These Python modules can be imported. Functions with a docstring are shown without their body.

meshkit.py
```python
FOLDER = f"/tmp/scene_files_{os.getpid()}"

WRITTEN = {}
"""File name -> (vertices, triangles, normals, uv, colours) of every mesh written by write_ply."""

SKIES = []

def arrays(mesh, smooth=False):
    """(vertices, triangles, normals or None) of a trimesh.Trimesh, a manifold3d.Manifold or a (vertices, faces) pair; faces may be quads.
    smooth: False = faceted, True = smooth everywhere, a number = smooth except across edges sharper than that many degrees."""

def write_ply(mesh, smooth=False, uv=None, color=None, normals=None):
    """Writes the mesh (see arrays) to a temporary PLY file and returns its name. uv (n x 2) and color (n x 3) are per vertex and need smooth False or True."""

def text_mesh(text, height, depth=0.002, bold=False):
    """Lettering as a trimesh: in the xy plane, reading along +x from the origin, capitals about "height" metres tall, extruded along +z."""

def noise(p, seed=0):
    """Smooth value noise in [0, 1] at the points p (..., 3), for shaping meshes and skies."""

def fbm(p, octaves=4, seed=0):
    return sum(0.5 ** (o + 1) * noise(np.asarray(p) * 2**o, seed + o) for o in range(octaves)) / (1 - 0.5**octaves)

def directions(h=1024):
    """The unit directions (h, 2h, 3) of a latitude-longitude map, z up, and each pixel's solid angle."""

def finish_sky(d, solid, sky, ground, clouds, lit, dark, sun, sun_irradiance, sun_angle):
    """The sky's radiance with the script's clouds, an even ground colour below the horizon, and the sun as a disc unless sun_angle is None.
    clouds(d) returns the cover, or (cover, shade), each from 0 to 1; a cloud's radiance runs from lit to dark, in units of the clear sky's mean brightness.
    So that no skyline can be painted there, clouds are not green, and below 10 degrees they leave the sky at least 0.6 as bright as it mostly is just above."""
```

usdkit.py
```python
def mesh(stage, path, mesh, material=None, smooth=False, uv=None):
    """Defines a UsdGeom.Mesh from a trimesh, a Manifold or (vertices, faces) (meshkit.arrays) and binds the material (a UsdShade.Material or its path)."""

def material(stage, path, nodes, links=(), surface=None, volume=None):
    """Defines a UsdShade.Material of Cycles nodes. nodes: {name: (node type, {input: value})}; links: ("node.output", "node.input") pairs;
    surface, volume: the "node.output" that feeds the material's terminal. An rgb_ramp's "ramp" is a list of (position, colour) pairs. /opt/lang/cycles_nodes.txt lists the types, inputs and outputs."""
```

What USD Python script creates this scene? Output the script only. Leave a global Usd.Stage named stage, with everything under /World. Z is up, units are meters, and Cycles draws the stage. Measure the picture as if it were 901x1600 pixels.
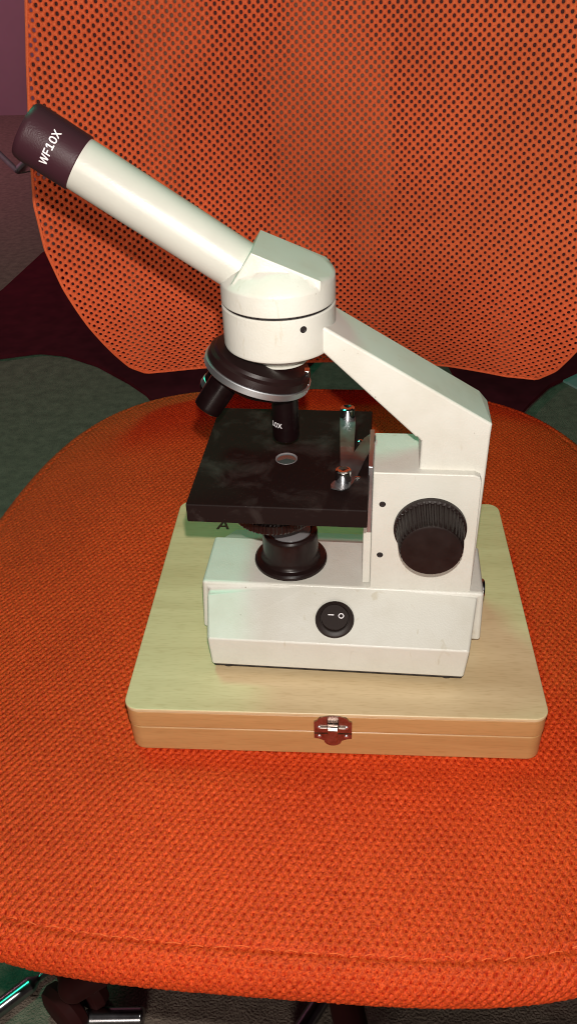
import math
import numpy as np
import trimesh
import manifold3d as m3
from shapely.geometry import Polygon, Point
from shapely import contains_xy
from scipy.spatial import cKDTree
from pxr import Usd, UsdGeom, UsdLux, Gf, UsdShade
import usdkit
import meshkit

stage = Usd.Stage.CreateInMemory()
UsdGeom.SetStageUpAxis(stage, UsdGeom.Tokens.z)
UsdGeom.SetStageMetersPerUnit(stage, 1.0)
UsdGeom.Xform.Define(stage, '/World')
UsdGeom.Scope.Define(stage, '/World/Looks')
rng = np.random.default_rng(7)
Z0 = 0.50                      # height of the case's lid above the floor

# ---------------------------------------------------------------- camera
FPX, PITCH, ROLL, YAW = 1313.92, 0.6203, -0.0379, 0.0826
CAM = np.array([0.1309, -0.3311, 0.3826 + Z0])


def ray(px, py):
    X, Uu = (px - 450.5) / FPX, (800 - py) / FPX
    c, s = math.cos(ROLL), math.sin(ROLL)
    a, u = X * c - Uu * s, X * s + Uu * c
    c, s = math.cos(PITCH), math.sin(PITCH)
    Y, z = c + u * s, -s + u * c
    c, s = math.cos(YAW), math.sin(YAW)
    return np.array([a * c - Y * s, a * s + Y * c, z])


def at_z(px, py, z):
    r = ray(px, py)
    return CAM + r * (z - CAM[2]) / r[2]


FWD = ray(450.5, 800)
RIGHT = (ray(1450.5, 800) - FWD) / np.linalg.norm(ray(1450.5, 800) - FWD)
UP = (ray(450.5, -200) - FWD) / np.linalg.norm(ray(450.5, -200) - FWD)
cam = UsdGeom.Camera.Define(stage, '/World/camera')
mat = np.eye(4)
mat[0, :3], mat[1, :3], mat[2, :3], mat[3, :3] = RIGHT, UP, -FWD, CAM
cam.AddTransformOp().Set(Gf.Matrix4d(*mat.ravel()))
cam.CreateFocalLengthAttr(26.0)
cam.CreateHorizontalApertureAttr(26.0 * 901 / FPX)
cam.CreateVerticalApertureAttr(26.0 * 1600 / FPX)
cam.CreateClippingRangeAttr(Gf.Vec2f(0.01, 50))
cam.CreateExposureAttr(0.25)

# ---------------------------------------------------------------- lamps (indoors: a phone's flash, a green room lamp, dim room light)


def lamp_xf(prim, pos, target=None):
    pos = np.asarray(pos, float)
    if target is None:
        prim.AddTranslateOp().Set(Gf.Vec3d(*pos))
        return
    b = pos - np.asarray(target, float)
    b /= np.linalg.norm(b)
    r = np.cross([0, 0, 1.0], b)
    r /= np.linalg.norm(r)
    u = np.cross(b, r)
    m = np.eye(4)
    m[0, :3], m[1, :3], m[2, :3], m[3, :3] = r, u, b, pos
    prim.AddTransformOp().Set(Gf.Matrix4d(*m.ravel()))


FLASH = CAM + 0.030 * UP + 0.004 * RIGHT
flash = UsdLux.DiskLight.Define(stage, '/World/flash_lamp')
flash.CreateRadiusAttr(0.004)
flash.CreateIntensityAttr(0.73)
flash.CreateNormalizeAttr(True)
flash.CreateColorAttr(Gf.Vec3f(1.0, 0.95, 0.88))
lamp_xf(flash, FLASH, FLASH + FWD + 0.10 * UP)

green = UsdLux.RectLight.Define(stage, '/World/green_lamp')
green.CreateWidthAttr(0.30)
green.CreateHeightAttr(0.30)
green.CreateIntensityAttr(2.35)
green.CreateNormalizeAttr(True)
green.CreateColorAttr(Gf.Vec3f(0.05, 1.0, 0.58))
lamp_xf(green, (-0.42, 0.64, 2.15), (0.1, 0.15, Z0))

fill = UsdLux.RectLight.Define(stage, '/World/added_fill_lamp')  # added unseen fill, large and frontal, to brighten the backrest
fill.CreateWidthAttr(0.9)
fill.CreateHeightAttr(0.7)
fill.CreateIntensityAttr(7.0)
fill.CreateNormalizeAttr(True)
fill.CreateColorAttr(Gf.Vec3f(1.0, 0.90, 0.80))
lamp_xf(fill, (0.0, -2.6, 1.00), (0.1, 0.4, Z0 + 0.2))

dome = UsdLux.DomeLight.Define(stage, '/World/room_light')
dome_mat = usdkit.material(stage, '/World/Looks/room_light', {'b': ('background_shader', {'color': (0.75, 0.42, 0.46), 'strength': 0.012})}, surface='b.background')
UsdShade.MaterialBindingAPI.Apply(dome.GetPrim()).Bind(dome_mat)

pink = UsdLux.RectLight.Define(stage, '/World/added_purple_lamp')  # added lamp with no seen source, tints the far wall pink
pink.CreateWidthAttr(0.2)
pink.CreateHeightAttr(0.2)
pink.CreateIntensityAttr(10.0)
pink.CreateNormalizeAttr(True)
pink.CreateColorAttr(Gf.Vec3f(1.0, 0.42, 0.55))
lamp_xf(pink, (-3.0, 2.6, 1.9), (-1.5, 4.7, 0.5))

# ---------------------------------------------------------------- helpers
used = {}


def path_of(name, parent=None):
    base = str(parent.GetPath()) if parent is not None else '/World'
    n = used.get((base, name), 0)
    used[(base, name)] = n + 1
    return f'{base}/{name}' + (f'_{n:03d}' if n else '')


def tag(o, label=None, cat=None, group=None, kind=None):
    for k, v in (('label', label), ('category', cat), ('group', group), ('kind', kind)):
        if v:
            o.SetCustomDataByKey(k, v)
    return o


def obj(name, mesh, m, parent=None, smooth=30, **kw):
    return tag(usdkit.mesh(stage, path_of(name, parent), mesh, M[m], smooth=smooth).GetPrim(), **kw)


def thing(name, label, cat, loc=(0, 0, 0), rotz=0.0, group=None):
    x = UsdGeom.Xform.Define(stage, path_of(name))
    x.AddTranslateOp().Set(Gf.Vec3d(*map(float, loc)))
    x.AddRotateZOp().Set(float(rotz))
    return tag(x.GetPrim(), label, cat, group)


def to_tm(x):
    if isinstance(x, trimesh.Trimesh):
        return x
    v, f, _ = meshkit.arrays(x)
    return trimesh.Trimesh(v, f, process=False)


def man(x):
    if isinstance(x, m3.Manifold):
        return x
    x = x.copy()
    x.merge_vertices()
    return m3.Manifold(m3.Mesh(np.asarray(x.vertices, np.float32), np.asarray(x.faces, np.uint32)))


def join(*ms):
    return trimesh.util.concatenate([to_tm(m) for m in ms])


BALL = trimesh.creation.icosphere(2).vertices


def round_hull(points, r):
    """The convex hull of balls of radius r at the points."""
    pts = np.asarray(points, float)
    if r <= 0:
        return m3.Manifold.hull_points(pts.astype(np.float32))
    return m3.Manifold.hull_points((pts[:, None] + BALL[None] * r).reshape(-1, 3).astype(np.float32))


def rprism(poly, v0, v1, r):
    """A convex (u, w) polygon swept along v with its edges rounded."""
    p = Polygon(poly).buffer(-r, join_style=2)
    c = np.array(p.exterior.coords)[:-1]
    return round_hull([(a, b, w) for a, w in c for b in (v0 + r, v1 - r)], r)


def rbox(lo, hi, r):
    lo, hi = np.asarray(lo, float), np.asarray(hi, float)
    return round_hull([[(lo + r, hi - r)[i][0], (lo + r, hi - r)[j][1], (lo + r, hi - r)[k][2]] for i in (0, 1) for j in (0, 1) for k in (0, 1)], r)


def lathe(profile, n=64, closed=False):
    """Revolves (radius, height) points about z."""
    p = np.asarray(profile, float)
    a = np.linspace(0, 2 * np.pi, n, endpoint=False)
    v = np.stack([p[:, 0, None] * np.cos(a), p[:, 0, None] * np.sin(a), np.repeat(p[:, 1, None], n, 1)], -1).reshape(-1, 3)
    f = []
    k = len(p)
    for i in range(k - 1 + closed):
        i2 = (i + 1) % k
        j = np.arange(n)
        j2 = (j + 1) % n
        A, B, Cc, D = i * n + j, i * n + j2, i2 * n + j2, i2 * n + j
        f += [np.stack([A, B, Cc], 1), np.stack([A, Cc, D], 1)]
    t = trimesh.Trimesh(v, np.vstack(f), process=False)
    t.merge_vertices()
    t.update_faces(t.nondegenerate_faces())
    t.fix_normals()
    return t


def arc(cx, cy, r, a0, a1, n=6):
    return [(cx + r * math.cos(math.radians(a)), cy + r * math.sin(math.radians(a))) for a in np.linspace(a0, a1, n)]


def aim(mesh, pos, axis):
    """Turns the mesh's z axis to axis and moves it to pos."""
    m = to_tm(mesh).copy()
    T = trimesh.geometry.align_vectors([0, 0, 1], np.asarray(axis, float) / np.linalg.norm(axis))
    T[:3, 3] = pos
    m.apply_transform(T)
    return m


def at(mesh, pos):
    m = to_tm(mesh).copy()
    m.apply_translation(pos)
    return m


def slab(poly, z0, z1, r=0.0, n=3):
    """A polygon in plan as a plate; its top and bottom edges rounded by r when r > 0."""
    if r <= 0:
        return at(trimesh.creation.extrude_polygon(poly, z1 - z0, engine='earcut'), (0, 0, z0))
    parts = []
    pts = []
    for g in np.linspace(0, 90, n + 1):
        ins = r * (1 - math.cos(math.radians(90 - g)))
        hh = r * (1 - math.sin(math.radians(90 - g)))
        c = np.array(poly.buffer(-ins).exterior.coords)[:-1]
        pts += [(a, b, z) for a, b in c for z in (z0 + hh, z1 - hh)] if False else [(a, b, z) for a, b in c for z in (z0 + r - (r - hh) if False else z0 + r * (1 - math.cos(math.radians(g))) * 0 + (r - r * math.sin(math.radians(90 - g))) * 0 + hh, z1 - hh)]
    return to_tm(m3.Manifold.hull_points(np.asarray(pts, np.float32)))


def rrect(x0, y0, x1, y1, r, q=8):
    return Polygon([(x0 + r, y0 + r), (x1 - r, y0 + r), (x1 - r, y1 - r), (x0 + r, y1 - r)]).buffer(r, quad_segs=q)


# ---------------------------------------------------------------- materials
M = {}


def mat_def(name, nodes, links, surface='p.BSDF'):
    M[name] = usdkit.material(stage, f'/World/Looks/{name}', nodes, links, surface=surface)


def plain(name, color, rough=0.5, metal=0.0, bump=0.0, scale=900.0, vary=0.0, vscale=30.0, spec=0.5, coat=0.0):
    """A surface of one colour with fine relief and a little unevenness in its tone and gloss."""
    n = {'g': ('texture_coordinate', {}), 'p': ('principled_bsdf', {'base_color': color, 'roughness': rough, 'metallic': metal, 'specular_ior_level': spec, 'coat_weight': coat})}
    l = []
    if vary:
        n['v'] = ('noise_texture', {'scale': vscale, 'detail': 5.0, 'roughness': 0.6})
        n['r'] = ('rgb_ramp', {'ramp': [(0.3, tuple(c * (1 - vary) for c in color)), (0.7, tuple(min(1, c * (1 + vary * 0.5)) for c in color))]})
        n['q'] = ('map_range', {'from_min': 0.3, 'from_max': 0.7, 'to_min': rough * 0.85, 'to_max': min(1, rough * 1.2)})
        l += [('g.object', 'v.vector'), ('v.fac', 'r.fac'), ('r.color', 'p.base_color'), ('v.fac', 'q.value'), ('q.result', 'p.roughness')]
    if bump:
        n['b'] = ('noise_texture', {'scale': scale, 'detail': 2.0})
        n['u'] = ('bump', {'strength': bump, 'distance': 0.0004})
        l += [('g.object', 'b.vector'), ('b.fac', 'u.height'), ('u.normal', 'p.normal')]
    mat_def(name, n, l)


mat_def('white_enamel', {
    'g': ('texture_coordinate', {}), 'v': ('noise_texture', {'scale': 38.0, 'detail': 5.0, 'roughness': 0.6}),
    'r': ('rgb_ramp', {'ramp': [(0.28, (0.575, 0.550, 0.485)), (0.6, (0.615, 0.600, 0.545))]}),
    'k': ('noise_texture', {'scale': 330.0, 'detail': 1.0}), 'kr': ('rgb_ramp', {'ramp': [(0.0, (1, 1, 1)), (0.80, (1, 1, 1)), (0.84, (0.42, 0.38, 0.32))]}),
    'mp': ('mapping', {'scale': (1.0, 1.0, 0.25), 'rotation': (0.4, 0.9, 0.3)}), 'h': ('noise_texture', {'scale': 120.0, 'detail': 3.0, 'distortion': 1.5}),
    'hr': ('rgb_ramp', {'ramp': [(0.0, (1, 1, 1)), (0.68, (1, 1, 1)), (0.76, (0.86, 0.82, 0.74))]}),
    'm': ('mix_color', {'blend_type': 'multiply', 'fac': 1.0}), 'm2': ('mix_color', {'blend_type': 'multiply', 'fac': 0.8}),
    'b': ('noise_texture', {'scale': 1000.0, 'detail': 2.0}), 'u': ('bump', {'strength': 0.3, 'distance': 0.0004}),
    'q': ('map_range', {'from_min': 0.3, 'from_max': 0.7, 'to_min': 0.30, 'to_max': 0.46}), 'p': ('principled_bsdf', {})},
    [('g.object', 'v.vector'), ('v.fac', 'r.fac'), ('g.object', 'k.vector'), ('k.fac', 'kr.fac'), ('g.object', 'mp.vector'), ('mp.vector', 'h.vector'), ('h.fac', 'hr.fac'),
     ('r.color', 'm.a'), ('kr.color', 'm.b'), ('m.result', 'm2.a'), ('hr.color', 'm2.b'), ('m2.result', 'p.base_color'), ('v.fac', 'q.value'), ('q.result', 'p.roughness'),
     ('g.object', 'b.vector'), ('b.fac', 'u.height'), ('u.normal', 'p.normal')])
plain('white_tube', (0.53, 0.52, 0.465), 0.30, bump=0.18, scale=1300, vary=0.03, vscale=60)
plain('black_plastic', (0.0124, 0.0060, 0.0055), 0.28, bump=0.05, vary=0.2, vscale=120, spec=0.3)
plain('black_knob', (0.0136, 0.0072, 0.0065), 0.40, bump=0.08, vary=0.2, vscale=120, spec=0.3)
plain('black_switch', (0.0186, 0.0116, 0.0100), 0.48, bump=0.1, scale=2500, spec=0.3)
plain('black_barrel', (0.0062, 0.0022, 0.0025), 0.25, vary=0.2, vscale=150, spec=0.3)
plain('eyepiece_black', (0.040, 0.012, 0.018), 0.42, bump=0.35, scale=1600, spec=0.3)
plain('nosepiece_black', (0.0136, 0.0055, 0.0055), 0.36, bump=0.08, scale=1500, spec=0.3)
plain('rubber', (0.018, 0.013, 0.011), 0.7)
plain('groove_black', (0.010, 0.006, 0.006), 0.6)
plain('chrome', (0.72, 0.72, 0.74), 0.13, metal=1.0, vary=0.05, vscale=300)
plain('rim_steel', (0.86, 0.88, 0.92), 0.42, metal=1.0, bump=0.05, scale=900)
plain('steel', (0.66, 0.68, 0.72), 0.38, metal=1.0, bump=0.05, scale=900)
plain('spring_steel', (0.34, 0.34, 0.35), 0.42, metal=1.0, vary=0.15, vscale=120)
plain('clasp_metal', (0.42, 0.36, 0.33), 0.30, metal=1.0, vary=0.25, vscale=200)
plain('cartridge_metal', (0.34, 0.34, 0.36), 0.22, metal=1.0, vary=0.1)
plain('grey_metal', (0.30, 0.29, 0.32), 0.5, metal=0.3, vary=0.2)
plain('teal_paper', (0.30, 0.42, 0.42), 0.6, vary=0.1)
plain('print_white', (0.78, 0.74, 0.76), 0.6)
plain('print_maroon', (0.11, 0.018, 0.012), 0.7)
plain('lens_grey', (0.16, 0.15, 0.155), 0.25)
plain('dark_plastic', (0.040, 0.006, 0.006), 0.75, vary=0.2, spec=0.2)
plain('wall_paint', (0.30, 0.20, 0.24), 0.9, vary=0.12, vscale=3)
plain('maroon_shade', (0.12, 0.014, 0.024), 0.95, vary=0.3, vscale=25, spec=0.05)  # colour of the sheet that stands for floor shade
plain('thread', (0.88, 0.14, 0.03), 0.6)
mat_def('stage_glass', {'p': ('principled_bsdf', {'base_color': (0.05, 0.06, 0.055), 'roughness': 0.05, 'coat_weight': 1.0, 'specular_ior_level': 0.9})}, [])
mat_def('glass', {'p': ('principled_bsdf', {'base_color': (0.9, 0.95, 0.93), 'roughness': 0.04, 'transmission_weight': 1.0, 'ior': 1.5})}, [])

# the black stage: matt with scuffs and dust
mat_def('stage_black', {
    'g': ('texture_coordinate', {}), 'a': ('noise_texture', {'scale': 38.0, 'detail': 6.0, 'roughness': 0.65, 'distortion': 0.6}),
    'r': ('rgb_ramp', {'ramp': [(0.0, (0.008, 0.003, 0.0025)), (0.50, (0.009, 0.0035, 0.003)), (0.64, (0.026, 0.018, 0.016)), (0.78, (0.050, 0.040, 0.036))]}),
    'd': ('noise_texture', {'scale': 1500.0, 'detail': 1.0}), 'e': ('rgb_ramp', {'ramp': [(0.0, (0, 0, 0)), (0.74, (0, 0, 0)), (0.80, (0.05, 0.045, 0.04))]}),
    'm': ('mix_color', {'blend_type': 'add', 'fac': 1.0}),
    'u': ('bump', {'strength': 0.2, 'distance': 0.0003}),
    'p': ('principled_bsdf', {'roughness': 0.65, 'specular_ior_level': 0.14})},
    [('g.object', 'a.vector'), ('a.fac', 'r.fac'), ('g.object', 'd.vector'), ('d.fac', 'e.fac'), ('r.color', 'm.a'), ('e.color', 'm.b'), ('m.result', 'p.base_color'), ('d.fac', 'u.height'), ('u.normal', 'p.normal')])


def wood(name, light, dark, stretch, rough=0.38):
    mat_def(name, {
        'g': ('texture_coordinate', {}), 'mp': ('mapping', {'scale': stretch}),
        'a': ('noise_texture', {'scale': 9.0, 'detail': 7.0, 'roughness': 0.6, 'distortion': 0.35}),
        'r': ('rgb_ramp', {'ramp': [(0.28, dark), (0.5, tuple((a + b) / 2 for a, b in zip(light, dark))), (0.72, light)]}),
        'mp2': ('mapping', {'scale': tuple(x * 6 for x in stretch)}),
        'f': ('noise_texture', {'scale': 30.0, 'detail': 3.0}), 'fr': ('rgb_ramp', {'ramp': [(0.30, (0.86, 0.83, 0.78)), (0.5, (1, 1, 1))]}),
        'm': ('mix_color', {'blend_type': 'multiply', 'fac': 0.8}),
        'u': ('bump', {'strength': 0.12, 'distance': 0.0003}),
        'p': ('principled_bsdf', {'roughness': rough, 'coat_weight': 0.15, 'coat_roughness': 0.3})},
        [('g.object', 'mp.vector'), ('mp.vector', 'a.vector'), ('a.fac', 'r.fac'), ('g.object', 'mp2.vector'), ('mp2.vector', 'f.vector'), ('f.fac', 'fr.fac'),
         ('r.color', 'm.a'), ('fr.color', 'm.b'), ('m.result', 'p.base_color'), ('f.fac', 'u.height'), ('u.normal', 'p.normal')])


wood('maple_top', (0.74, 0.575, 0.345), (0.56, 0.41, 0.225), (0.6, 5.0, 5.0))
wood('maple_side_bounce', (0.53, 0.305, 0.125), (0.42, 0.22, 0.082), (0.5, 4.0, 7.0))  # same wood, with the seat's orange bounce light put into its colour


def fabric(name, hi, lo, scale, rough=0.6, sheen=0.0, bump=0.6, spec=0.4):
    """Woven polyester: fine threads, a little sheen, slight unevenness of tone."""
    mat_def(name, {
        'g': ('texture_coordinate', {}), 'a': ('noise_texture', {'scale': scale, 'detail': 3.0, 'roughness': 0.7}),
        'r': ('rgb_ramp', {'ramp': [(0.32, lo), (0.66, hi)]}),
        'w': ('noise_texture', {'scale': 14.0, 'detail': 4.0}), 'wr': ('rgb_ramp', {'ramp': [(0.3, (0.86, 0.84, 0.82)), (0.7, (1, 1, 1))]}),
        'm': ('mix_color', {'blend_type': 'multiply', 'fac': 1.0}),
        'u': ('bump', {'strength': bump, 'distance': 0.0006}),
        'p': ('principled_bsdf', {'roughness': rough, 'specular_ior_level': spec, 'sheen_weight': sheen, 'sheen_roughness': 0.4, 'sheen_tint': (1.0, 0.6, 0.4)})},
        [('g.object', 'a.vector'), ('a.fac', 'r.fac'), ('g.object', 'w.vector'), ('w.fac', 'wr.fac'), ('r.color', 'm.a'), ('wr.color', 'm.b'), ('m.result', 'p.base_color'), ('a.fac', 'u.height'), ('u.normal', 'p.normal')])


fabric('seat_fabric', (0.92, 0.105, 0.018), (0.36, 0.017, 0.003), 900.0, spec=0.2)
fabric('shaded_seat_lining', (0.46, 0.024, 0.004), (0.28, 0.011, 0.002), 900.0, spec=0.1)  # seat fabric darkened: shade of the pits put into the colour
fabric('back_mesh', (0.97, 0.205, 0.075), (0.82, 0.13, 0.042), 900.0, spec=0.2)
mat_def('shaded_back_lining', {  # shade between layers and see-through light streaks are put into this colour
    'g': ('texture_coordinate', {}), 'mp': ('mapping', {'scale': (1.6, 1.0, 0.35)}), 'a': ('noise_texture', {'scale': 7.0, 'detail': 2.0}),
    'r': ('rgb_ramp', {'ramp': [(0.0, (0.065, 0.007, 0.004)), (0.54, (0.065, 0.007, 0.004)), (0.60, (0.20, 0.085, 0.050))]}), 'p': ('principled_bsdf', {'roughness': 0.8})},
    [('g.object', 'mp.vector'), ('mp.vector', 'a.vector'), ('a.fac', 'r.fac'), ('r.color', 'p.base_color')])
mat_def('carpet', {
    'g': ('texture_coordinate', {}), 'a': ('noise_texture', {'scale': 45.0, 'detail': 6.0, 'roughness': 0.7}),
    'r': ('rgb_ramp', {'ramp': [(0.3, (0.15, 0.115, 0.09)), (0.7, (0.30, 0.24, 0.19))]}),
    'b': ('noise_texture', {'scale': 420.0, 'detail': 2.0}), 'u': ('bump', {'strength': 0.8, 'distance': 0.003}), 'p': ('principled_bsdf', {'roughness': 0.95})},
    [('g.object', 'a.vector'), ('a.fac', 'r.fac'), ('r.color', 'p.base_color'), ('g.object', 'b.vector'), ('b.fac', 'u.height'), ('u.normal', 'p.normal')])

# ---------------------------------------------------------------- the setting
gx, gy = np.meshgrid(np.linspace(-4, 5, 2), np.linspace(-2, 2.7, 2))
obj('floor', (np.array([(-4, -3, 0), (5, -3, 0), (5, 4.7, 0), (-4, 4.7, 0)], float), np.array([[0, 1, 2, 3]])), 'carpet', smooth=False, kind='structure', label='grey brown carpet floor under and behind the chair')
obj('wall', trimesh.creation.box(bounds=[(-4, 4.7, -0.02), (5, 4.8, 2.6)]), 'wall_paint', smooth=False, kind='structure', label='dim purple grey wall far behind the chair')

shade_px = [(-160, 560), (-160, 500), (0, 455), (66, 394), (150, 345), (420, 330), (700, 335), (1010, 420), (1010, 545), (940, 560), (901, 580), (858, 600), (828, 628), (800, 660), (690, 665), (714, 592), (690, 548), (560, 535), (505, 545), (470, 580), (440, 640), (250, 640), (228, 613), (200, 594), (150, 567), (100, 551), (60, 547), (0, 555)]
shade_poly = Polygon([at_z(*q, 0.012)[:2] for q in shade_px]).buffer(0.05).buffer(-0.10).buffer(0.05)  # shade on the floor behind the chair, built as a thin dark sheet
shade_sheet = to_tm(slab(shade_poly, 0.002, 0.012))
obj('shade_sheet', shade_sheet, 'maroon_shade', smooth=False, label='added dark maroon sheet with a curving outline for the shade on the floor behind the chair', cat='shade_sheet')

# ---------------------------------------------------------------- the office chair
SEAT_Z = Z0 - 0.037
chair = thing('office_chair', 'orange mesh office chair whose seat carries the wooden case and the microscope', 'office chair', (0.10, 0.17, 0))
CX, CY = 0.10, 0.17
R = 0.0165                              # radius of the seat's rolled edge
HX, HY0, HY1 = 0.268, 0.2845, 0.320


def seat_turn(p, deg=-1.6):
    c, s = math.cos(math.radians(deg)), math.sin(math.radians(deg))
    return np.asarray(p) @ np.array([[c, s], [-s, c]])


def seat_outline(n=1600):
    a = np.linspace(0, 2 * np.pi, n, endpoint=False)
    c, s = np.cos(a), np.sin(a)
    e = 2 / 3.6
    x = HX * np.sign(c) * np.abs(c) ** e
    y = np.where(s > 0, HY1, HY0) * np.sign(s) * np.abs(s) ** e
    x = x * (1 + 0.05 * (y / 0.3) * -1.0 * (y > 0))      # a little narrower at the back
    return np.c_[x, y]


ol = seat_outline()
opoly = Polygon(ol)
dense = np.array([opoly.exterior.interpolate(t).coords[0] for t in np.linspace(0, opoly.length, 6000, endpoint=False)])
tang = np.roll(dense, -1, 0) - np.roll(dense, 1, 0)
nrm = np.c_[tang[:, 1], -tang[:, 0]] / np.linalg.norm(tang, axis=1)[:, None]
step = 0.00096
LIM = R * 2.6
X, Y = np.meshgrid(np.arange(-HX - LIM, HX + LIM, step), np.arange(-HY0 - LIM, HY1 + LIM, step))
shape2 = X.shape
P2 = np.c_[X.ravel(), Y.ravel()]
inside = contains_xy(opoly, P2[:, 0], P2[:, 1])
d, near = cKDTree(dense).query(P2)
sd = np.where(inside, -d, d)
# the spacer mesh: rows of small staggered pits
warp = 0.0030 * (meshkit.noise(np.c_[P2 * 18, np.zeros(len(P2))], 3) - 0.5)
ax, ay = P2[:, 0] + warp, P2[:, 1] + 0.6 * warp
pit = np.cos(2 * np.pi * ax / 0.0047) * np.cos(2 * np.pi * ay / 0.0070)
pit = np.clip((pit + 0.25) / 1.1, 0, 1)
pit = pit * pit * (3 - 2 * pit)
seamd = np.exp(-((sd - 0.002) / 0.0022) ** 2)
relief = -0.0012 * pit - 0.0016 * seamd + 0.0003 * (meshkit.noise(np.c_[P2 * 900, np.zeros(len(P2))], 5) - 0.5) * 2
q = np.clip(sd, 0, None) / R
foot, nn = dense[near], nrm[near]
lift = R + relief
base2 = np.where((sd > 0)[:, None], foot + nn * (np.sin(q) * lift)[:, None], P2)
z = np.where(sd > 0, SEAT_Z - R + np.cos(q) * lift, SEAT_Z + relief)
# the cushion is crowned: it falls slightly towards its edges
fall = np.clip((sd + 0.11) / 0.11, 0, 1)
z = z - 0.006 * fall ** 2
# the case presses the cushion down: it rises a little round the case
tp = seat_turn(base2)
bdx = np.maximum(np.maximum(-CX - tp[:, 0], tp[:, 0] - (0.25 - CX)), 0)
bdy = np.maximum(np.maximum(-CY - tp[:, 1], tp[:, 1] - (0.2164 - CY)), 0)
bt = np.clip(np.hypot(bdx, bdy) / 0.03, 0, 1)
z = z + 0.0035 * bt * bt * (3 - 2 * bt) * (1 - fall)
pts = np.c_[seat_turn(base2), z]
idx = np.arange(len(P2)).reshape(shape2)
keep = (sd < LIM).reshape(shape2)
kq = keep[:-1, :-1] & keep[1:, :-1] & keep[:-1, 1:] & keep[1:, 1:]
A, B, Cc, D = idx[:-1, :-1][kq], idx[:-1, 1:][kq], idx[1:, 1:][kq], idx[1:, :-1][kq]
F = np.vstack([np.c_[A, B, Cc], np.c_[A, Cc, D]])
deep = pit[F].mean(1) > 0.78             # pit floors: recess shade put into a darker lining colour


def used_only(f):
    ui, inv = np.unique(f.ravel(), return_inverse=True)
    return trimesh.Trimesh(pts[ui], inv.reshape(-1, 3), process=False)


seat = obj('seat', used_only(F[~deep]), 'seat_fabric', chair, smooth=True)
obj('pit_shade_lining', used_only(F[deep]), 'shaded_seat_lining', seat, smooth=True, kind='stuff')


def seat_at(s, off):
    """A point on the rolled edge: s along the outline (index), off past the outline."""
    i = int(s) % len(dense)
    a = max(off, 0) / R
    p = dense[i] + nrm[i] * (math.sin(a) * R if off > 0 else off)
    p = seat_turn(p)
    return np.array([p[0], p[1], SEAT_Z - 0.006 - R + math.cos(a) * R])


sts = []
k = 0
while k < len(dense):
    L = int(rng.uniform(10, 26))
    g = int(rng.uniform(6, 22))
    a, b = seat_at(k, 0.002 + rng.normal(0, 0.0006)), seat_at(k + L, 0.002 + rng.normal(0, 0.0006))
    mid = (a + b) / 2 + np.array([0, 0, 0.0005])
    if dense[k % len(dense)][1] < 0.05:
        for s0, s1 in ((a - [0, 0, .0006], mid), (mid, b - [0, 0, .0006])):
            sts.append(trimesh.creation.cylinder(0.00026, segment=(s0, s1), sections=5))
    k += L + g
obj('stitching', join(*sts), 'thread', seat, kind='stuff')
under = Polygon(dense).buffer(0.012)
obj('seat_shell', slab(under.buffer(-0.03), SEAT_Z - 0.085, SEAT_Z - 0.045), 'dark_plastic', chair)

# backrest: real openings in a staggered mesh, on a surface hollowed from side to side and tucked in at its foot
BX, BZ = 0.115, Z0 + 0.12


def back_y(x, z):
    lo = np.clip(BZ - z, 0, None)
    return 0.462 + 0.16 * (z - BZ) + 3.4 * lo ** 2 - 1.25 * (x - BX) ** 2


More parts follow.
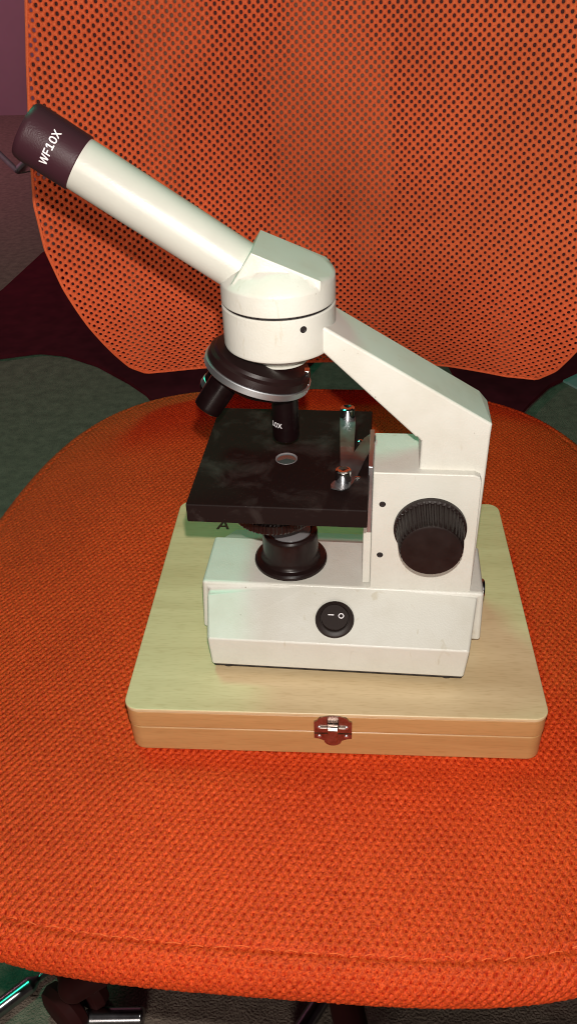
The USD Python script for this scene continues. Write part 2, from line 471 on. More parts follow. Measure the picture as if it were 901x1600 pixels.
def on_back(px, py):
    r = ray(px, py)
    t0, t1 = 0.5, 1.6
    for _ in range(50):
        t = (t0 + t1) / 2
        p = CAM + r * t
        if p[1] < back_y(p[0], p[2]):
            t0 = t
        else:
            t1 = t
    return CAM + r * t


edge_px = [(41, -40), (40, 0), (42, 100), (47, 230), (53, 320), (70, 390), (98, 450), (138, 510), (178, 553), (203, 574), (228, 583), (262, 580), (340, 573), (450, 567), (590, 566), (700, 572), (790, 588), (838, 593), (868, 580), (901, 548), (935, 500), (968, 430), (985, 340)]
edge = np.array([on_back(*q)[[0, 2]] for q in edge_px])
xl, zt = edge[0], Z0 + 0.47
edge = np.vstack([[(xl[0] + 0.045, zt), (xl[0] + 0.012, zt - 0.03)], edge, [(2 * BX - xl[0], xl[1]), (2 * BX - xl[0] - 0.012, zt - 0.03), (2 * BX - xl[0] - 0.045, zt)]])
bpoly = Polygon(edge).buffer(0.01).buffer(-0.01)


def back_pts(xz, off=0.0):
    xz = np.asarray(xz, float)
    return np.c_[xz[:, 0] - CX, back_y(xz[:, 0], xz[:, 1]) + off - CY, xz[:, 1]]


PX, PZ = 0.0071, 0.0067
ci = []
for j in range(int(0.56 / (PZ / 2))):
    zz = Z0 - 0.03 + j * PZ / 2
    for i in range(int(0.64 / PX)):
        ci.append((-0.22 + i * PX + (PX / 2 if j % 2 else 0), zz))
ci = np.array(ci)
ci = ci[contains_xy(bpoly.buffer(0.002), ci[:, 0], ci[:, 1])]
# outer ring: the cell's lozenge (6 corners shared with the neighbours), then a raised thread ring, then the opening's throat
hexa = np.array([(0.5, 0.0), (0.25, 0.25), (0, 0.5), (-0.25, 0.25), (-0.5, 0), (-0.25, -0.25), (0, -0.5), (0.25, -0.25)]) * [PX, PZ]
ang = np.arctan2(hexa[:, 1] / PZ, hexa[:, 0] / PX)
hole = np.c_[np.sign(np.cos(ang)) * np.abs(np.cos(ang)) ** 0.7 * 0.00128, np.sign(np.sin(ang)) * np.abs(np.sin(ang)) ** 0.7 * 0.00150]
nC = len(ci)
jit = rng.normal(0, 0.00012, (nC, 2))
scl = rng.uniform(0.92, 1.08, (nC, 1, 1))
rings = []
bring = np.array([bpoly.exterior.interpolate(t).coords[0] for t in np.linspace(0, bpoly.length, 4000, endpoint=False)])
bkd = cKDTree(bring)
for shp, off, mv in ((hexa, 0.0005, 0), ((hexa * 0.45 + hole * 0.55), -0.0001, 0.4), (hole * 1.05, 0.0005, 1), (hole * 0.98, 0.0020, 1)):
    xy = ci[:, None] + (shp[None] * (scl if mv == 1 else 1)) + jit[:, None] * mv
    flat = xy.reshape(-1, 2)
    out_ = ~contains_xy(bpoly, flat[:, 0], flat[:, 1])
    flat[out_] = bring[bkd.query(flat[out_])[1]]
    rings.append(back_pts(xy.reshape(-1, 2), off).reshape(nC, 8, 3))
V = np.stack(rings, 1)                  # cell, ring, corner, xyz
F = []
ids = np.arange(nC * 4 * 8).reshape(nC, 4, 8)
for r_ in range(3):
    a, b = ids[:, r_], ids[:, r_ + 1]
    a2, b2 = np.roll(a, -1, 1), np.roll(b, -1, 1)
    F += [np.stack([a, b, a2], -1).reshape(-1, 3), np.stack([a2, b, b2], -1).reshape(-1, 3)]
bm = trimesh.Trimesh(V.reshape(-1, 3), np.vstack(F), process=False)
bm.merge_vertices(digits_vertex=6)
back = obj('backrest', bm, 'back_mesh', chair, smooth=50)
# edge binding
ec = np.array([bpoly.exterior.interpolate(t).coords[0] for t in np.linspace(0, bpoly.length, 420, endpoint=False)])


def tube_path(P, r, n=8, closed=True):
    P = np.asarray(P, float)
    T = np.roll(P, -1, 0) - np.roll(P, 1, 0)
    if not closed:
        T[0], T[-1] = P[1] - P[0], P[-1] - P[-2]
    T /= np.linalg.norm(T, axis=1)[:, None]
    ref = np.array([0, 1.0, 0.02])
    N = np.cross(T, ref)
    N /= np.linalg.norm(N, axis=1)[:, None]
    Bn = np.cross(T, N)
    a = np.linspace(0, 2 * np.pi, n, endpoint=False)
    rr = np.broadcast_to(np.asarray(r, float), (len(P),))[:, None, None]
    v = P[:, None] + rr * (N[:, None] * np.cos(a)[None, :, None] + Bn[:, None] * np.sin(a)[None, :, None])
    k = len(P)
    f = []
    for i in range(k if closed else k - 1):
        i2 = (i + 1) % k
        j = np.arange(n)
        j2 = (j + 1) % n
        f += [np.c_[i * n + j, i2 * n + j, i2 * n + j2], np.c_[i * n + j, i2 * n + j2, i * n + j2]]
    f = np.vstack(f)
    v = v.reshape(-1, 3)
    if not closed:
        c0, c1 = len(v), len(v) + 1
        v = np.vstack([v, P[0], P[-1]])
        j = np.arange(n)
        f = np.vstack([f, np.c_[np.full(n, c0), j, (j + 1) % n], np.c_[np.full(n, c1), (k - 1) * n + (j + 1) % n, (k - 1) * n + j]])
    t = trimesh.Trimesh(v, f, process=False)
    t.fix_normals()
    return t


obj('edge_binding', tube_path(back_pts(ec, 0.0015), 0.0014), 'back_mesh', back)
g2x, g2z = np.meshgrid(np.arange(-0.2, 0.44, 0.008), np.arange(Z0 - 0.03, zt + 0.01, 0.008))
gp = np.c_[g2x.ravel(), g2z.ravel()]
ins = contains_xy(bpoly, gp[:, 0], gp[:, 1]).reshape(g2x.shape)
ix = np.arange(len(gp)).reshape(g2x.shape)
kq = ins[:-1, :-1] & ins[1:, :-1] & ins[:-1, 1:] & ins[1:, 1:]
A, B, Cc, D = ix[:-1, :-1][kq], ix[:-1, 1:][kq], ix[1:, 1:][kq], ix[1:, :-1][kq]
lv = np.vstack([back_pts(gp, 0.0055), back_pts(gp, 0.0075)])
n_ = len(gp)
obj('lining', trimesh.Trimesh(lv, np.vstack([np.c_[A, B, Cc], np.c_[A, Cc, D], np.c_[A, Cc, B] + n_, np.c_[A, D, Cc] + n_]), process=False), 'shaded_back_lining', back)

# under the seat: column, star base, castors
obj('gas_column', join(at(trimesh.creation.cylinder(0.028, 0.20, sections=24), (0, 0, 0.20)), at(trimesh.creation.cylinder(0.018, 0.14, sections=24), (0, 0, 0.33))), 'dark_plastic', chair)
obj('base_hub', lathe([(0, 0.14), (0.045, 0.14), (0.05, 0.13), (0.05, 0.075), (0.04, 0.07), (0, 0.07)]), 'dark_plastic', chair)
for kk in range(5):
    a = math.radians(212 + 72 * kk)
    c, s = math.cos(a), math.sin(a)
    leg = round_hull([(0.03 * c, 0.03 * s, 0.115), (0.03 * c, 0.03 * s, 0.09)], 0.020) + round_hull([(0.255 * c, 0.255 * s, 0.074), (0.03 * c, 0.03 * s, 0.105)], 0.0150)
    obj('base_leg', leg, 'dark_plastic', chair)
    t = np.array([-s, c, 0])
    ac = a - math.radians(3.5)
    ctr = np.array([0.258 * math.cos(ac), 0.258 * math.sin(ac), 0.0])
    wheel = lathe([(0, -0.011), (0.018, -0.011), (0.0245, -0.008), (0.027, 0.0), (0.0245, 0.008), (0.018, 0.011), (0, 0.011)], 32)
    castor = obj('castor', join(at(round_hull([(0, 0, 0.0), (0, 0, 0.02)], 0.010), ctr + [0, 0, 0.052])), 'dark_plastic', chair)
    for sg in (-1, 1):
        ax_ = np.array([t[0] * 0.4 + c * 0.917, t[1] * 0.4 + s * 0.917, 0])
        obj('wheel', aim(wheel, ctr + np.array([0, 0, 0.027]) + ax_ * 0.0135 * sg, ax_), 'dark_plastic', castor)

# ---------------------------------------------------------------- the wooden case
W, Dp, H = 0.25, 0.2164, 0.037
SEAM = -0.0158
case = thing('wooden_case', 'flat pale wooden case with metal latch lying under the microscope', 'wooden case', (0, 0, Z0))
body = slab(rrect(0.0006, 0.0006, W - 0.0006, Dp - 0.0006, 0.0088), -H + 0.0003, SEAM - 0.0006, 0.0012)
obj('case_body', body, 'maple_side_bounce', case)
lid = slab(rrect(0.0003, 0.0003, W - 0.0003, Dp - 0.0003, 0.0088), SEAM, -0.0028, 0.0006)
lid_o = obj('lid', lid, 'maple_side_bounce', case)
obj('top_panel', slab(rrect(0, 0, W, Dp, 0.0088), -0.0027, 0.0, 0.0007), 'maple_top', lid_o)
lt = meshkit.text_mesh('A', 0.0105, 0.00012, bold=True)
lt.apply_translation([0.0325, 0.1795, 0.00002])
o_u = np.array([0.0486, 0.0325, 0.0])
obj('lettering', lt, 'print_maroon', lid_o, smooth=False)
# latch: plates hug the front face (y = 0)
lc = 0.1250


def front_plate(poly, y0, y1):
    m = trimesh.creation.extrude_polygon(poly, y1 - y0, engine='earcut')
    v = m.vertices.copy()
    m.vertices = np.c_[v[:, 0], -(v[:, 2] + y0), v[:, 1]]
    m.fix_normals()
    return m


up = Polygon([(lc - 0.0112, SEAM + 0.0004), (lc - 0.0112, -0.0062)] + [(lc + 0.0092 * math.sin(math.radians(a)) , -0.0052 + 0.0044 * math.cos(math.radians(a))) for a in np.linspace(-90, 90, 15)] + [(lc + 0.0112, -0.0062), (lc + 0.0112, SEAM + 0.0004)])
dn = Polygon([(lc - 0.0112, SEAM - 0.0008), (lc - 0.0112, SEAM - 0.0045), (lc - 0.0085, SEAM - 0.0050), (lc - 0.0058, SEAM - 0.0064)] + [(lc + 0.0052 * math.sin(math.radians(a)), SEAM - 0.0066 - 0.0046 * math.cos(math.radians(a))) for a in np.linspace(-90, 90, 13)] + [(lc + 0.0058, SEAM - 0.0064), (lc + 0.0085, SEAM - 0.0050), (lc + 0.0112, SEAM - 0.0045), (lc + 0.0112, SEAM - 0.0008)])
latch = obj('latch', front_plate(up, -0.0002, 0.0008), 'clasp_metal', case, smooth=False)
obj('catch_plate', front_plate(dn, -0.0006, 0.0008), 'clasp_metal', latch, smooth=False)
hasp = rbox((lc - 0.0030, -0.0030, SEAM - 0.0072), (lc + 0.0030, -0.0008, SEAM + 0.0060), 0.0009)
obj('hasp', hasp, 'clasp_metal', latch)
obj('hasp_barrel', aim(lathe([(0, -0.0034), (0.0020, -0.0034), (0.0026, -0.0028), (0.0026, 0.0028), (0.0020, 0.0034), (0, 0.0034)], 24), (lc, -0.0034, SEAM + 0.0070), (1, 0, 0)), 'clasp_metal', latch)
obj('pin', aim(trimesh.creation.cylinder(0.0007, 0.0150, sections=10), (lc, -0.0014, SEAM + 0.0052), (1, 0, 0)), 'clasp_metal', latch)
for dx, dz in ((-0.0080, 0.0050), (0.0080, 0.0052), (-0.0080, -0.0028), (0.0080, -0.0026)):
    rv = lathe([(0.0013, 0), (0.0012, 0.0004), (0.0007, 0.0007), (0, 0.0008)], 14)
    obj('rivet', aim(rv, (lc + dx, -0.0007, SEAM + dz), (0, -1, 0)), 'steel', latch)

# ---------------------------------------------------------------- the microscope (u along its length, v away from the camera, w up)
mic = thing('microscope', 'white monocular microscope with black stage and tilted eyepiece standing on the case', 'microscope', (o_u[0], o_u[1], Z0), -2.5)
HUx, VC = 0.0445, 0.055
E = 'white_enamel'
r = 0.0022
mid_blk = round_hull([(-0.0075 + r, 0.0315 + r, 0.0455 - r), (0.165 - r, 0.0315 + r, 0.0455 - r), (-0.0075 + r, 0.0785 - r, 0.0455 - r), (0.165 - r, 0.0785 - r, 0.0455 - r),
                      (-0.0100 + r, 0.0330 + r, 0.0050 + r), (0.1665 - r, 0.0330 + r, 0.0050 + r), (-0.0100 + r, 0.0770 - r, 0.0050 + r), (0.1665 - r, 0.0770 - r, 0.0050 + r)], r)
r = 0.0018
fr = []
for vv, sg in ((0.0, 1), (0.110, -1)):
    fr += [(0.0010 + r, vv + sg * (0.0006 + r), 0.0050 + r), (0.1545 - r, vv + sg * (0.0006 + r), 0.0050 + r), (0.0 + r, vv + sg * r, 0.0283 - r), (0.156 - r, vv + sg * r, 0.0283 - r),
           (-0.0035 + r, vv + sg * 0.0262, 0.0400 - r), (0.1610 - r, vv + sg * 0.0305, 0.0427 - r), (0.0640, vv + sg * 0.0335, 0.0452 - r), (0.1150, vv + sg * 0.0330, 0.0448 - r), (-0.003 + r, vv + sg * 0.03, 0.006 + r), (0.1605 - r, vv + sg * 0.03, 0.006 + r)]
base = mid_blk + round_hull(fr, r)
base_o = obj('base', base, E, mic)
obj('base_plate', round_hull([(0.0030, 0.0030, 0.0040), (0.1525, 0.0030, 0.0040), (0.1525, 0.107, 0.0040), (0.003, 0.107, 0.004)], 0.0012), 'rubber', base_o)
for fu, fv in ((0.0105, 0.0085), (0.1445, 0.0085), (0.0105, 0.104), (0.1445, 0.104)):
    obj('foot', at(lathe([(0, 0), (0.0042, 0.0), (0.0048, 0.0006), (0.0051, 0.0042), (0, 0.0042)], 24), (fu, fv, 0)), 'rubber', base_o)
# rocker switch on the sloping front
sl = np.array([0, 0.0270, 0.0135])
sl /= np.linalg.norm(sl)
sn = np.array([0, -sl[2], sl[1]])
sp = np.array([0.0762, 0.0, 0.0283]) + sl * 0.0152 + sn * 0.0003
def on_slope(m, du=0.0, ds=0.0, up_=0.0):
    m = to_tm(m).copy()
    T = np.eye(4)
    T[:3, 0], T[:3, 1], T[:3, 2] = (1, 0, 0), sl, sn
    T[:3, 3] = sp + np.array([du, 0, 0]) + sl * ds + sn * up_
    m.apply_transform(T)
    return m
sw = obj('power_switch', on_slope(lathe([(0, 0), (0.0117, 0), (0.0117, 0.0008), (0.0112, 0.0016), (0.0100, 0.0022), (0.0089, 0.0024), (0.0086, 0.0012), (0, 0.0012)], 48)), 'black_switch', mic)
disc = m3.Manifold.cylinder(0.006, 0.0080, 0.0078, 48)
rock = m3.Manifold.hull_points(np.array([(-0.009, -0.009, 0), (0.009, -0.009, 0), (-0.009, 0.009, 0), (0.009, 0.009, 0), (-0.009, -0.009, 0.0042), (-0.009, 0.009, 0.0042), (0.0, -0.009, 0.0026), (0, 0.009, 0.0026), (0.009, -0.009, 0.0030), (0.009, 0.009, 0.0030)], np.float32)) ^ disc
obj('rocker', on_slope(rock, up_=0.0006), 'black_switch', sw, smooth=20)
ba = trimesh.creation.box((0.0034, 0.0006, 0.0003))
obj('on_mark', on_slope(ba, -0.0022, 0.0013, 0.0045), 'print_white', sw, smooth=False)
ringm = lathe([(0.00115, 0), (0.0017, 0), (0.0017, 0.0003), (0.00115, 0.0003)], 28, closed=True)
obj('off_mark', on_slope(ringm, 0.0039, 0.0010, 0.0041), 'print_white', sw)
obj('power_jack', aim(lathe([(0, 0), (0.0066, 0), (0.0066, 0.0016), (0.0058, 0.0024), (0.0035, 0.0024), (0.0032, 0.001), (0, 0.001)], 32), (0.1650, 0.050, 0.0335), (1, 0, 0)), 'cartridge_metal', mic)

# limb: slanting arm and upright
r = 0.0015
arm = rprism([(0.040, 0.2290), (0.1582, 0.1580), (0.1577, 0.1475), (0.1177, 0.1475), (0.060, 0.2050), (0.040, 0.2150)], 0.038, 0.072, r)
arm = round_hull([(0.0500, 0.0395, 0.2215), (0.1567, 0.0395, 0.1573), (0.1565, 0.0395, 0.1510), (0.1190, 0.0395, 0.1505), (0.0640, 0.0395, 0.2040),
                  (0.0500, 0.0705, 0.2215), (0.1525, 0.0705, 0.1597), (0.1567, 0.0670, 0.1560), (0.1565, 0.0690, 0.1510), (0.1190, 0.0705, 0.1505), (0.0640, 0.0705, 0.2040)], r)
post = rprism([(0.1215, 0.1540), (0.1580, 0.1540), (0.1577, 0.0440), (0.1215, 0.0440)], 0.038, 0.072, r)
gus = rprism([(0.1165, 0.1520), (0.150, 0.1540), (0.150, 0.1400), (0.1213, 0.1465)], 0.038, 0.072, r)
arm_o = obj('arm', arm + post + gus, E, mic)

hs = rprism([(0.0963, 0.0450), (0.1568, 0.0450), (0.1556, 0.1245), (0.1545, 0.1275), (0.1515, 0.1288), (0.0963, 0.1288)], 0.033, 0.077, 0.0008)
hous = obj('focus_housing', hs, E, mic)
for su, sw_ in ((0.1020, 0.1076), (0.1017, 0.0710)):
    obj('screw', aim(lathe([(0.0019, 0.0), (0.0018, 0.0003), (0.0013, 0.0004), (0.0010, 0.0002), (0, 0.0002)], 18), (su, 0.0330, sw_), (0, -1, 0)), 'groove_black', hous)
obj('side_rail', rbox((0.0915, 0.036, 0.0462), (0.0962, 0.074, 0.1125), 0.0006), E, mic)
obj('slide_plate', rbox((0.0935, 0.0345, 0.0860), (0.0961, 0.0760, 0.1315), 0.0004), 'steel', mic)

# focus knob with ribs
nr = 40
prof = [(0.0, 0.0222), (0.0155, 0.0222), (0.0168, 0.0218), (0.0177, 0.0204), (0.0181, 0.0175), (0.0188, 0.0085), (0.0197, 0.0035), (0.0206, 0.0030), (0.0208, 0.0018), (0.0206, 0.0)]
kn = lathe(prof, nr * 6)
kv = kn.vertices.copy()
an = np.arctan2(kv[:, 1], kv[:, 0])
rad = np.hypot(kv[:, 0], kv[:, 1])
rib = ((kv[:, 2] > 0.0032) & (kv[:, 2] < 0.0210) & (rad > 0.016)) * (0.0008 * np.clip(0.6 + 0.9 * np.cos(an * nr), 0, 1))
kn.vertices = np.c_[kv[:, 0] * (1 - rib / np.maximum(rad, 1e-6)), kv[:, 1] * (1 - rib / np.maximum(rad, 1e-6)), kv[:, 2]]
knob = obj('focus_knob', aim(kn, (0.1296, 0.0330, 0.0925), (0, -1, 0)), 'black_knob', mic, smooth=25)
obj('focus_knob', aim(kn, (0.1296, 0.0770, 0.0925), (0, 1, 0)), 'black_knob', mic, smooth=25)

# head: lower barrel, groove, turning upper part with its wedge
Rh = 0.0296
barrel = lathe([(0, 0.2195), (Rh - 0.0006, 0.2195), (Rh, 0.2189), (Rh, 0.1985), (Rh - 0.0005, 0.1970), (Rh - 0.0020, 0.1958), (0.0255, 0.1950), (0.0150, 0.1888), (0.0142, 0.1880), (0, 0.1880)], 96)
head_lo = obj('head', at(barrel, (HUx, VC, 0)), E, mic)
obj('groove', at(trimesh.creation.cylinder(Rh - 0.0012, 0.0022, sections=96), (HUx, VC, 0.2202)), 'groove_black', head_lo)
obj('cone_ring', at(lathe([(0.0138, 0.1879), (0.0150, 0.1879), (0.0150, 0.1868), (0.0138, 0.1860), (0, 0.1860)], 64), (HUx, VC, 0)), 'white_tube', head_lo)
obj('set_screw', aim(lathe([(0.0018, -0.0012), (0.0018, 0.0003), (0.0013, 0.0004), (0.0010, 0.0002), (0, 0.0002)], 18), (HUx + 0.0150, VC - 0.0254, 0.2140), (0.508, -0.861, 0)), 'groove_black', head_lo)
cap = man(at(lathe([(0, 0.2210), (Rh - 0.0003, 0.2210), (Rh, 0.2214), (Rh, 0.2306), (Rh - 0.0004, 0.2319), (Rh - 0.0014, 0.2329), (0.0250, 0.2368), (0.0200, 0.2402), (0.0150, 0.2426), (0.0090, 0.2444), (0.0, 0.2450)], 96), (HUx, VC, 0)))
ta, tb = np.array([0.0236, VC, 0.2380]), np.array([-0.0494, VC, 0.2866])
td = (tb - ta) / np.linalg.norm(tb - ta)
tn = np.array([td[2], 0, -td[0]])
wa = ta - td * 0.0024
wtop = wa + tn * 0.0156
wbot = wa - tn * 0.0150
r = 0.0006
wp = [(wtop[0], wtop[2]), (0.0745, 0.2330), (0.0745, 0.2240), (0.030, 0.2230), (wbot[0], wbot[2])]
wedge = rprism(wp, VC - 0.0182, VC + 0.0182, r)
clip = m3.Manifold.cylinder(0.08, 0.0293, 0.0293, 96).translate((HUx, VC, 0.20))
over = Polygon([(wtop[0] - 0.05, wtop[2] + 0.05 * (wtop[2] - 0.2330) / (0.0745 - wtop[0])), (wtop[0], wtop[2]), (0.0745, 0.2330), (0.09, 0.2330), (0.09, 0.29), (wtop[0] - 0.05, 0.29)])
ov = trimesh.creation.extrude_polygon(over, 0.0362, engine='earcut')
ov.vertices = np.c_[ov.vertices[:, 0], VC - 0.0181 + ov.vertices[:, 2], ov.vertices[:, 1]]
ov.fix_normals()
cap = cap - man(ov)
obj('head_top', cap + (wedge ^ clip), E, mic, smooth=28)
tl = np.linalg.norm(tb - ta)
tube = lathe([(0, -0.003), (0.0131, -0.003), (0.0131, tl + 0.002), (0, tl + 0.002)], 72)
obj('eyepiece_tube', aim(tube, ta, td), 'white_tube', mic)
ce = 0.0285
capm = lathe([(0.0125, 0.0), (0.0137, 0.0), (0.0140, 0.0004), (0.0140, ce - 0.0030), (0.0137, ce - 0.0012), (0.0130, ce), (0.0085, ce), (0.0075, ce - 0.002), (0.0, ce - 0.003)], 72)
eye = obj('eyepiece', aim(capm, tb, td), 'eyepiece_black', mic)


def wrap_text(text, height, radius, org, axis, out, depth=0.00012, along_up=True, bold=False, shift=0.0):
    """Lettering wrapped round a barrel: its up direction is the axis, its middle faces out."""
    t = meshkit.text_mesh(text, height, depth, bold=bold)
    t = t.subdivide_to_size(height * 0.2)
    v = t.vertices.copy()
    v[:, 0] -= (v[:, 0].min() + v[:, 0].max()) / 2
    ax_ = np.asarray(axis, float) / np.linalg.norm(axis)
    o_ = np.asarray(out, float) - ax_ * np.dot(out, ax_)
    o_ /= np.linalg.norm(o_)
    side = np.cross(ax_, o_)            # text runs along +side when seen from outside
    a = (v[:, 0] + shift) / radius
    rr = radius + v[:, 2]
    t.vertices = np.asarray(org) + np.outer(rr * np.cos(a), o_) + np.outer(rr * np.sin(a), side) + np.outer(v[:, 1], ax_)
    t.fix_normals()
    return t


obj('lettering', wrap_text('WF10X', 0.0036, 0.01401, tb + td * 0.0112, td, (-0.1, -1.0, 0.42), bold=True), 'print_white', eye, smooth=False)

# turret and objectives
tc = np.array([0.0330, VC, 0.1836])
tx = np.array([-0.322, -0.02, -0.945])
tx /= np.linalg.norm(tx)
tur = lathe([(0, -0.0055), (0.0200, -0.0055), (0.0255, -0.0048), (0.0262, -0.0030), (0.0282, -0.0020), (0.0288, 0.0012), (0.0288, 0.0020), (0, 0.0020)], 80)
nose = obj('nosepiece', aim(tur, tc, tx), 'nosepiece_black', mic)
obj('rim', aim(lathe([(0.0270, 0.0021), (0.0294, 0.0021), (0.0298, 0.0025), (0.0298, 0.0058), (0.0293, 0.0063), (0.0, 0.0071)], 80), tc, tx), 'rim_steel', nose)
obj('turret_plate', aim(lathe([(0.0285, 0.0072), (0.0270, 0.0086), (0.016, 0.0150), (0.0, 0.0165)], 64), tc, tx), 'nosepiece_black', nose)
obj('click_stop', rbox((0.0585, 0.0515, 0.1690), (0.0600, 0.0560, 0.1800), 0.0005), 'chrome', nose)
obj('click_spring', rbox((0.0535, 0.0515, 0.1795), (0.0600, 0.0560, 0.1806), 0.0004), 'chrome', nose)


def objective(direction, length, rad, start, band=None, name='objective'):
    dr = np.asarray(direction, float)
    dr /= np.linalg.norm(dr)
    pr = [(0, 0), (rad * 1.18, 0.0), (rad * 1.18, 0.0045), (rad, 0.0055), (rad, length - 0.0025), (rad * 0.96, length - 0.0006), (rad * 0.86, length), (rad * 0.35, length), (rad * 0.30, length - 0.001), (0, length - 0.001)]
    o = obj(name, aim(lathe(pr, 48), start, dr), 'black_barrel', mic)
    if band:
        obj('band', aim(lathe([(rad * 1.0, length - band), (rad * 1.04, length - band + 0.0003), (rad * 1.04, length - 0.0028), (rad, length - 0.0025)], 48), start, dr), 'steel', o)
    return o


o10 = objective((0, 0, -1), 0.0330, 0.0076, (0.0458, VC, 0.1700))
obj('lettering', wrap_text('10X', 0.0030, 0.00762, (0.0458, VC, 0.1468), (0, 0, 1), (-0.62, -0.80, 0)), 'print_white', o10, smooth=False)
e1 = np.array([0.945, 0, -0.322])
e1 /= np.linalg.norm(e1)
e2 = np.cross(tx, e1)
for az, ln, rd, bd in ((146, 0.0240, 0.0080, None), (206, 0.0255, 0.0074, 0.0070)):
    ca, sa = math.cos(math.radians(az)), math.sin(math.radians(az))
    rr = e1 * ca + e2 * sa
    if rr[1] > 0:
        pass
    st = tc + tx * 0.0075 + rr * 0.0165
    objective(tx * math.cos(0.33) + rr * math.sin(0.33), ln, rd, st, bd)

# stage with clips, lens, diaphragm and lamp housing
slab_m = rbox((-0.0030, 0.0, 0.1146), (0.0942, 0.1080, 0.1262), 0.0008)
slab_m = slab_m - m3.Manifold.cylinder(0.03, 0.0064, 0.0064, 48).translate((0.0462, 0.0490, 0.105))
stg = obj('stage', slab_m, 'stage_black', mic)
obj('stage_lens', at(lathe([(0, 0.1215), (0.0066, 0.1215), (0.0066, 0.1252), (0.0052, 0.1259), (0.0030, 0.1263), (0, 0.1268)], 40), (0.0462, 0.0490, 0)), 'stage_glass', stg)
obj('lens_ring', at(lathe([(0.0054, 0.1258), (0.0060, 0.1264), (0.0063, 0.1264), (0.0065, 0.1258)], 40), (0.0462, 0.0490, 0)), 'lens_grey', stg)
obj('lens_seat', at(trimesh.creation.cylinder(0.0068, 0.002, sections=32), (0.0462, 0.0490, 0.1195)), 'lens_grey', stg)


def leaf(path, widths, th=0.0006):
    """A bent strip of spring steel through (u, v, w) points."""
    P = np.asarray(path, float)
    T = np.gradient(P, axis=0)
    T[:, 2] = 0
    T /= np.linalg.norm(T, axis=1)[:, None]
    S = np.c_[-T[:, 1], T[:, 0], 0 * T[:, 0]]
    w = np.asarray(widths)[:, None] / 2
    v = np.vstack([P + S * w, P - S * w, P + S * w + [0, 0, th], P - S * w + [0, 0, th]])
    n = len(P)
    f = []
    for i in range(n - 1):
        a, b, c, d_ = i, i + n, i + 2 * n, i + 3 * n
        for q4 in ((a, a + 1, b + 1, b), (c, d_, d_ + 1, c + 1), (a, c, c + 1, a + 1), (b, b + 1, d_ + 1, d_)):
            f += [(q4[0], q4[1], q4[2]), (q4[0], q4[2], q4[3])]
    for i in (0, n - 1):
        f += [(i, i + n, i + 3 * n), (i, i + 3 * n, i + 2 * n)]
    t = trimesh.Trimesh(v, np.array(f), process=False)
    t.fix_normals()
    return t


def stage_clip(path, widths, pu, pv, ph, label):
    c = obj('stage_clip', leaf(path, widths), 'spring_steel', mic, smooth=False, label=label)
    kb = lathe([(0.0046, 0.1262), (0.0046, 0.1262 + ph - 0.0016), (0.0042, 0.1262 + ph - 0.0004), (0.0032, 0.1262 + ph), (0.0022, 0.1262 + ph - 0.0003), (0.0, 0.1262 + ph - 0.0012)], 36)
    obj('clip_knob', at(kb, (pu, pv, 0)), 'chrome', c)
    return c


tt = np.linspace(0, 1, 14)
p1 = np.c_[0.0792 + 0.0022 * tt, 0.0980 - 0.062 * tt, 0.1300 - 0.0032 * tt + 0.0010 * np.sin(np.pi * np.clip((tt - 0.6) / 0.4, 0, 1))]
w1 = 0.0098 - 0.0028 * tt
w1[0], w1[1] = 0.0055, 0.0088
stage_clip(p1, w1, 0.0792, 0.0930, 0.0105, 'straight steel clip at the far edge of the stage')
p2 = np.c_[0.0950 - 0.0180 * tt, 0.0700 - 0.0555 * tt, 0.1305 - 0.0030 * tt + 0.0020 * np.sin(tt * 7) * np.clip(tt * 3 - 1.2, 0, 1)]
w2 = 0.0068 + 0.0040 * tt
w2[-1], w2[-2] = 0.006, 0.0102
w2[0] = 0.004
stage_clip(p2, w2, 0.0800, 0.0260, 0.0085, 'slanting steel clip near the front of the stage')
for su, sv in ((0.0877, 0.0700), (0.0876, 0.0305)):
    obj('stage_screw', at(lathe([(0.0018, 0.1262), (0.0017, 0.1270), (0.0008, 0.1275), (0, 0.1275)], 20), (su, sv, 0)), 'chrome', stg)

nr = 64
dm = lathe([(0, 0.0930), (0.0235, 0.0930), (0.0250, 0.0936), (0.0256, 0.0948), (0.0256, 0.0996), (0.0245, 0.1006), (0, 0.1006)], nr * 4)
kv = dm.vertices.copy()
an, rad = np.arctan2(kv[:, 1], kv[:, 0]), np.hypot(kv[:, 0], kv[:, 1])
rib = (rad > 0.0252) * 0.0005 * (np.cos(an * nr) > 0)
dm.vertices = np.c_[kv[:, 0] * (1 - rib / np.maximum(rad, 1e-6)), kv[:, 1] * (1 - rib / np.maximum(rad, 1e-6)), kv[:, 2]]
dia = obj('diaphragm', at(dm, (0.0385, 0.0470, -0.0028)), 'black_plastic', mic, smooth=25)
obj('diaphragm_mount', at(lathe([(0, 0.1150), (0.0225, 0.1150), (0.0225, 0.0960), (0, 0.0960)], 48), (0.0385, 0.0480, 0)), 'black_plastic', dia)
obj('aperture_mark', aim(lathe([(0.0, 0.0003), (0.0022, 0.0003), (0.0024, 0.0)], 20), (0.0318, 0.0482 - 0.0223, 0.1070), (-0.28, -0.96, 0)), 'print_white', dia)

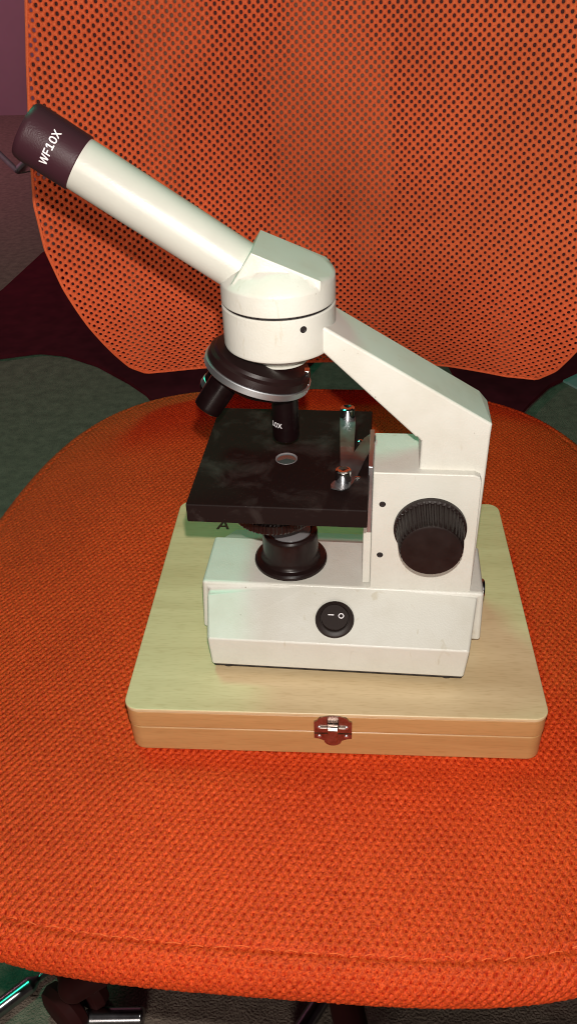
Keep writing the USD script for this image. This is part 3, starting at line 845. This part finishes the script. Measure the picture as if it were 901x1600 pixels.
lampm = lathe([(0, 0.0), (0.0228, 0.0), (0.0231, 0.0010), (0.0229, 0.0024), (0.0218, 0.0034), (0.0190, 0.0040), (0.0180, 0.0052), (0.0174, 0.0080), (0.0174, 0.0215), (0.0170, 0.0232), (0.0160, 0.0242), (0.0146, 0.0244), (0.0137, 0.0240), (0.0135, 0.0225), (0, 0.0222)], 80)
lh = obj('lamp_housing', at(lampm, (0.0456, 0.0580, 0.0450)), 'black_plastic', mic)
obj('lamp_lens', at(lathe([(0.0136, 0.0), (0.0128, 0.0020), (0.0090, 0.0034), (0.0, 0.0040)], 48), (0.0456, 0.0580, 0.0672)), 'lens_grey', lh)

# ---------------------------------------------------------------- things on the floor
def cartridge(p0, p1, label):
    p0, p1 = at_z(*p0, 0.010), at_z(*p1, 0.010)
    dr = (p1 - p0)[:2]
    L = float(np.linalg.norm(dr))
    t = thing('gas_cartridge', label, 'gas cartridge', (p0[0], p0[1], 0.0098), math.degrees(math.atan2(dr[1], dr[0])))
    L = 0.078
    pr = [(0, 0)] + arc(0.0086 - 0.004, 0.004, 0.004, -90, 0, 5) + [(0.0086, L - 0.026)] + [(0.0086 - 0.0055 * (1 - math.cos(a)) / 2 * 1.0, L - 0.026 + 0.012 * a / math.pi) for a in np.linspace(0.2, math.pi, 8)] + [(0.0038, L - 0.008), (0.0042, L - 0.006), (0.0042, L - 0.001), (0.0030, L), (0, L)]
    obj('cylinder', aim(lathe(pr, 40), (0, 0, 0), (1, 0, 0)), 'cartridge_metal', t)
    obj('cap', aim(lathe([(0.0032, L), (0.0030, L + 0.0008), (0, L + 0.001)], 20), (0, 0, 0), (1, 0, 0)), 'chrome', t)


cartridge((-30, 1598), (60, 1529), 'silver gas cartridge lying aslant on the floor at the far left corner')
cartridge((226, 1588), (110, 1591), 'silver gas cartridge lying level on the floor beside the chair castor')
cartridge((462, 1625), (496, 1572), 'silver gas cartridge mostly hidden under the middle of the seat front')

pp = Polygon([at_z(*q, 0.004)[:2] for q in ((874, 592), (908, 577), (960, 590), (908, 610))])
tag(obj('paper', slab(pp, 0.001, 0.006), 'teal_paper', smooth=False), 'pale teal card lying on the floor at the right edge behind the chair', 'card')
tip = at_z(26, 266, 0.012)
foot_rod = thing('stand', 'grey slanting metal leg of a stand far behind the chair at the left edge', 'stand', (tip[0], tip[1], 0))
obj('leg', round_hull([(0, 0, 0.014), (-0.42, 0.10, 0.42)], 0.012), 'grey_metal', foot_rod)
obj('brace', round_hull([(0, 0, 0.014), (0.055, 0.06, 0.06)], 0.012), 'grey_metal', foot_rod)
